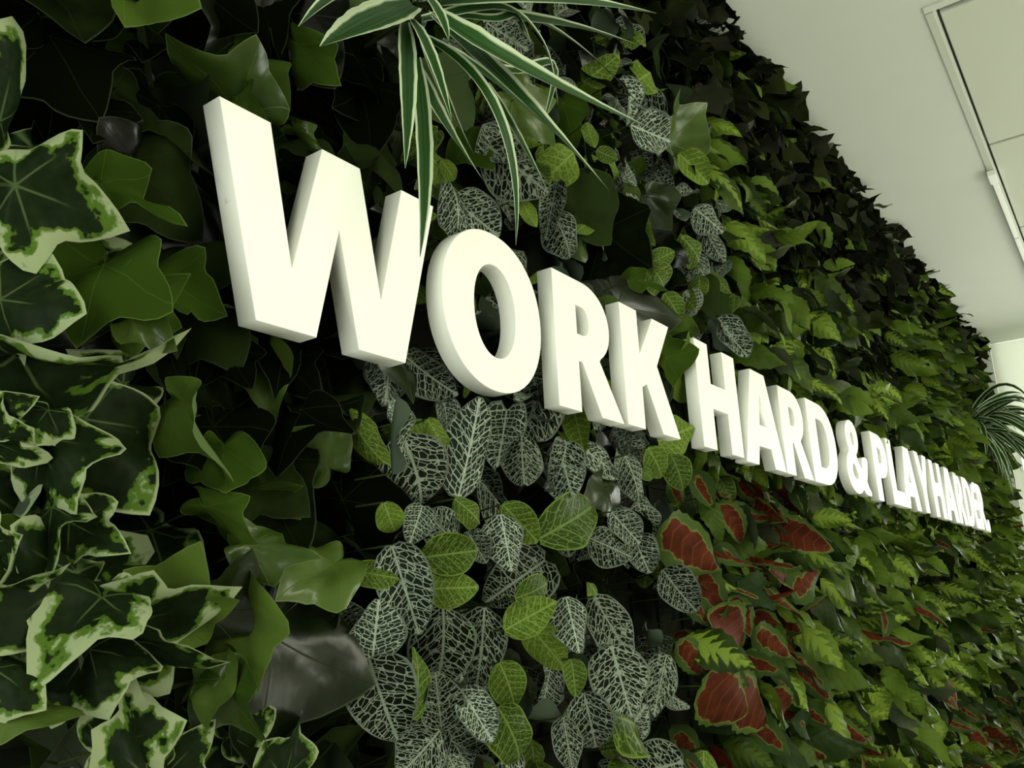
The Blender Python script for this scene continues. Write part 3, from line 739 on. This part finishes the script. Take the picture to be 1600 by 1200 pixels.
# ------------------------------------------------------------------ the rest of the foliage
def region(px, py, r):
    """leaf kind by place on the wall, as the photograph shows it"""
    edge = px - (1130 + (py) * .74)      # <0: right of this is ceiling
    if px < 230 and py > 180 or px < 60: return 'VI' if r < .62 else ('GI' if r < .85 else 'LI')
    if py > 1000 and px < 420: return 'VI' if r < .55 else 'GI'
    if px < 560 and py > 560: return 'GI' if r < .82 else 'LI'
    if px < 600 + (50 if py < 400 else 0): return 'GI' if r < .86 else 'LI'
    top = 0.52 * (px - 300)              # rough line of the sign
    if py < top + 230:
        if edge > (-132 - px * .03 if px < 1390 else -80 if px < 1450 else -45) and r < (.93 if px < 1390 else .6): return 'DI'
        if px > 1390: return 'YV' if r < .8 else 'NG'
        if px < 1130 - (0 if py > 300 else 60) : return ('NW' if r < .42 else 'NG' if r < .68 else 'GI' if r < .88 else 'LI')
        if edge > -190: return 'DI' if r < .6 else 'YV'
        if px > 1480 and r < .35: return 'NG'
        return 'YV' if r < .78 else ('DI' if r < .9 else 'NG')
    if px < 1045: return 'NW' if r < .58 else ('NG' if r < .88 else 'GI')
    if px < 1240 and py > 730: return 'RD' if r < .62 else ('YV' if r < .9 else 'NG')
    if px > 1440 and py > 1050 and r < .4: return 'RD'
    if px > 1505 and 700 < py < 800 and r < .6: return 'RD'
    return 'YV' if r < .8 else ('RD' if r < .84 else 'NG' if r < .93 else 'DI')
SIZE = {'VI': .46, 'GI': .46, 'LI': .40, 'DI': .42, 'NW': .40, 'NG': .36, 'YV': .58, 'RD': .58}
def scatter(spacing, ylo, yhi, deepf, seed, xr, skiphero):
    r = random.Random(seed); x = xr[0]
    while x < xr[1]:
        z = -7.0
        while z < CZ - .06:
            X = x + r.uniform(-.5, .5) * spacing; Z = min(CZ - .12, z + r.uniform(-.5, .5) * spacing); z += spacing
            y = r.uniform(ylo, yhi); px, py = pj((X, y, Z))
            if not (-110 < px < 1680 and -150 < py < 1330) or X > 28.2: continue
            if skiphero and X < 5.5 and r.random() < (.42 if X > 1.2 else .25): continue
            if skiphero and any(abs(X - a) < .3 * L and abs(Z - b) < .3 * L for a, b, L in hpts): continue
            kd = region(px, py, r.random()); L = SIZE[kd] * r.uniform(.75, 1.25)
            if X > 24: y -= 0
            # tips hang down and outwards, spread sideways
            a = r.gauss(0, .75) if kd in ('YV', 'RD', 'DI') else r.gauss(0, 1.1)
            out = r.uniform(.15, .75) if kd not in ('VI', 'GI', 'LI') else r.uniform(-.1, .5)
            d = Vector((math.sin(a), -out, -math.cos(a))).normalized()
            grow = kd in ('YV', 'RD')
            if grow: d = Vector((r.gauss(.05, .4), -r.uniform(.3, 1.2), -r.uniform(.05, 1.0))).normalized()
            band = .35 < X < 23.4 and -.35 < Z < 1.35
            B = Vector((X, y, Z)); T = B + d * L
            if band:
                B.y = max(B.y, .34); T.y = max(T.y, .22)
            if T.z > CZ - .03: T.z = CZ - .03
            n = Vector((r.gauss(0, .5) - .1, -1, r.gauss(.35, .5)))
            if grow: n = Vector((r.gauss(-.75, .5), -.35, r.gauss(.75, .45)))
            dp = deepf(X)
            put_leaf(kd, leaf_matrix(B, T, n, r.gauss(0, .65), r.uniform(.8, 1.1)), deep=dp, band=band)
        x += spacing
scatter(.34, .46, .66, lambda X: True, 1, (-1, 8), False)
scatter(.36, .42, .66, lambda X: True, 2, (8, 28.4), False)
scatter(.30, .22, .42, lambda X: False, 3, (-1, 5), True)
scatter(.31, .12, .40, lambda X: False, 4, (5, 12.5), True)
scatter(.34, .05, .38, lambda X: X > 16, 5, (12.5, 28.4), True)
# leaves that crowd the edge under the ceiling
r = random.Random(11); X = 6.0
while X < 28.3:
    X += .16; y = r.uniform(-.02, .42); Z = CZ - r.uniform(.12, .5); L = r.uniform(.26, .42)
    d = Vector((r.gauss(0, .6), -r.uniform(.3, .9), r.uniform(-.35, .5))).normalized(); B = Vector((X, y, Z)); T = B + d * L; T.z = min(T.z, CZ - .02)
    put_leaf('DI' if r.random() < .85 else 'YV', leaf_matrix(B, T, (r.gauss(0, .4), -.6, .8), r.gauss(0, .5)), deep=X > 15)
# leaves along the wall's far end
r = random.Random(13); Z = -6.0
while Z < CZ - .3:
    Z += .11; X = r.uniform(27.0, 27.9); y = r.uniform(.0, .6)
    d = Vector((r.gauss(.1, .3), -r.uniform(.3, 1.1), -r.uniform(-.3, .9))).normalized(); B = Vector((X, y, Z)); q = pj(B)
    if q[0] > 1700 or q[1] > 1330: continue
    kd = 'RD' if (700 < q[1] < 830 or q[1] > 1080) and r.random() < .5 else 'YV' if r.random() < .8 else 'DI'
    put_leaf(kd, leaf_matrix(B, B + d * r.uniform(.4, .62), (r.gauss(-.7, .4), -.4, r.gauss(.7, .4)), r.gauss(0, .5)), deep=True)
def tube_np(A, B, rad, n=3):
    A, B = np.array(A), np.array(B); d = B - A; d = d / (np.linalg.norm(d) + 1e-9); u = np.cross(d, [0, 0, 1.0]); u = u / (np.linalg.norm(u) + 1e-6); v = np.cross(d, u)
    P = [c + rad * (math.cos(t) * u + math.sin(t) * v) for c in (A, B) for t in [2 * math.pi * i / n for i in range(n)]]
    Fc = []
    for i in range(n): j = (i + 1) % n; Fc += [(i, j, n + j), (i, n + j, n + i)]
    return np.array(P), np.array(Fc), np.zeros((2 * n, 2)), np.zeros(2 * n), 0.0
for p in plants:
    off = np.array(p['e'].location)
    for kd, parts in p['deep'].items():
        o = link('inner_leaves', build_mesh('inner_leaves', parts, MAT[kd]), p['e']); o['kind'] = 'stuff'
    if p['stems']:
        base = np.array([0, 0, Z0])
        parts = [tube_np(np.array(a) * S + base - off, np.array(b) * S + base - off, 0.0009) for a, b in p['stems']]
        o = link('stems', build_mesh('stems', parts, M_STEM), p['e']); o['kind'] = 'stuff'

# ------------------------------------------------------------------ spider plants
def strap_mesh(pts, width, n=18, nrm=(0, -1, .3), twist=0.0, gutter=.35):
    """strap leaf along a smooth curve through 3D control points (cap heights)"""
    pts = [Vector(p) for p in pts]
    if len(pts) == 3:
        curve = lambda t: pts[0] * (1 - t) ** 2 + (pts[1] * 2 - (pts[0] + pts[2]) * .5) * 2 * t * (1 - t) + pts[2] * t * t
    else:
        def curve(t):
            m = len(pts) - 1; f = min(t * m, m - 1e-6); i = int(f); f -= i
            p0, p1, p2, p3 = pts[max(0, i - 1)], pts[i], pts[i + 1], pts[min(m, i + 2)]
            return .5 * ((2 * p1) + (p2 - p0) * f + (2 * p0 - 5 * p1 + 4 * p2 - p3) * f * f + (3 * p1 - p0 - 3 * p2 + p3) * f ** 3)
    P, U, E = [], [], []; L = sum((curve((i + 1) / n) - curve(i / n)).length for i in range(n))
    for i in range(n + 1):
        t = i / n; c = curve(t); d = (curve(min(1, t + .02)) - curve(max(0, t - .02))).normalized(); z = Vector(nrm); z = (z - d * z.dot(d)).normalized()
        z = Matrix.Rotation(twist * (t - .3), 3, d) @ z; x = d.cross(z)
        w = width / 2 * (min(1, .55 + t * 2.2)) * (1 - max(0, (t - .45) / .55) ** 1.6 * .97) * (1 + .04 * math.sin(t * 40 + width * 90))
        for v in (-1, -.5, 0, .5, 1):
            P.append(c + x * v * w + z * (gutter * abs(v) ** 1.3 * w)); U.append((v * w, t * L)); E.append(v)
    Fc = []
    for i in range(n):
        for j in range(4): p = i * 5 + j; Fc += [(p, p + 1, p + 6), (p, p + 6, p + 5)]
    return np.array([tuple(q) for q in P]), np.array(Fc), np.array(U), np.array(E)
def add_strap(root, pts, width, **k):
    P, Fc, U, E = strap_mesh(pts, width, **k)
    P = P * S + np.array([0, 0, Z0]) - np.array(root.location)
    me = build_mesh('strap_leaf', [(P, Fc, U, E, rng.random())], MAT['SP']); return link('strap_leaf', me, root)
c0 = at(640, 0, .1)
sp1 = tag(link('spider_plant', None, None, W3(c0[0], .75, c0[2])), 'striped spider plant hanging over the W from the top of the photo', 'spider plant', 'spider plants')
SPL = [  # control pixels with depth, width in cap heights
 ([(645, 8, -.15), (575, 38, -.35), (500, 73, -.5)], 0.201), ([(640, -25, -.1), (560, -25, -.3), (466, 42, -.5)], 0.118),
 ([(632, 35, -.15), (636, 130, -.42), (633, 263, -.5)], 0.100), ([(640, 28, -.2), (672, 85, -.45), (706, 190, -.55)], 0.073),
 ([(650, 90, -.05), (662, 240, -.28), (656, 402, -.33)], 0.100), ([(650, 100, 0.0), (690, 185, -.08), (756, 283, -.05)], 0.100),
 ([(655, 55, -.1), (775, 175, -.35), (806, 383, -.28)], 0.100), ([(680, 25, -.15), (820, 160, -.4), (952, 298, -.35)], 0.185),
 ([(680, 20, -.2), (840, 120, -.5), (1018, 201, -.45)], 0.20), ([(690, 5, -.15), (850, -2, -.4), (1026, 21, -.4)], 0.165),
 ([(700, 25, -.1), (860, 35, -.3), (999, 71, -.25)], 0.124), ([(660, 30, -.1), (785, 12, -.3), (850, 70, -.32), (872, 165, -.2)], 0.083),
 ([(760, 25, -.05), (880, 55, -.1), (1003, 168, .02)], 0.083), ([(655, -20, -.2), (685, 20, -.42), (701, 63, -.5)], 0.071),
 ([(760, 130, -.1), (810, 215, -.2), (859, 305, -.15)], 0.071), ([(690, 70, .05), (800, 150, -.05), (930, 268, -.02)], 0.094),
 ([(560, -30, -.1), (590, 10, -.2), (602, 24, -.25)], 0.083), ([(700, 10, -.1), (790, -40, -.3), (900, -20, -.35)], 0.106),
 ([(660, 0, -.1), (720, -20, -.3), (800, -30, -.4)], 0.106), ([(680, 20, -.1), (770, 30, -.25), (806, 25, -.3), (830, 70, -.3)], 0.071),
 ([(700, 40, .0), (790, 110, -.1), (865, 100, -.15), (850, 190, -.05)], 0.083), ([(655, 40, 0.05), (690, 140, -.02), (740, 240, .1)], 0.083),
]
for pts, w in SPL:
    add_strap(sp1, [at(*q) for q in pts], w, twist=rng.uniform(-.5, .5), nrm=(-.5, -1, .35))
link('crown', build_mesh('crown', [tube_np(np.array(W3(c0[0] + rng.uniform(-.05, .05), .75, c0[2] - .1)) - np.array(sp1.location), np.array(W3(*at(650 + i * 6, 10, -.12))) - np.array(sp1.location), .03 * S, 6) for i in range(5)], M_STEM), sp1)['kind'] = 'stuff'
c1 = at(1508, 668, .25)
sp2 = tag(link('spider_plant', None, None, W3(c1[0], .75, c1[2])), 'distant spider plant sticking out past the end of the sign by the window', 'spider plant', 'spider plants')
r = random.Random(5)
for i in range(78):
    hang = i % 3 == 0
    a = r.uniform(-1.2, 1.2); L = r.uniform(.8, 1.7) if hang else r.uniform(1.1, 2.3)
    rad = Vector((r.gauss(-.1, .35), -.55, -.9)).normalized() if hang else Vector((r.gauss(0, .4), -1.1, math.sin(a) * .8)).normalized()
    p0 = Vector(c1) + Vector((r.uniform(-.2, .2), -.05, r.uniform(-.15, .15))); p1 = p0 + rad * L * .55 + Vector((0, -.15 if hang else 0, .12)); p2 = p0 + rad * L * .95 + Vector((0, 0, -r.uniform(0, .5) * L))
    add_strap(sp2, [p0, p1, p2], r.uniform(.09, .16), n=10, twist=r.uniform(-.6, .6), nrm=(-1, -.4, .5))
link('crown', build_mesh('crown', [tube_np(np.array(W3(c1[0] + rng.uniform(-.05, .05), .75, c1[2] - .1)) - np.array(sp2.location), np.array(W3(c1[0] + rng.uniform(-.15, .15), c1[1] - .05, c1[2])) - np.array(sp2.location), .03 * S, 6) for i in range(6)], M_STEM), sp2)['kind'] = 'stuff'
print('leaf objects', count, 'plants', [(p['fam'], p['n']) for p in plants])
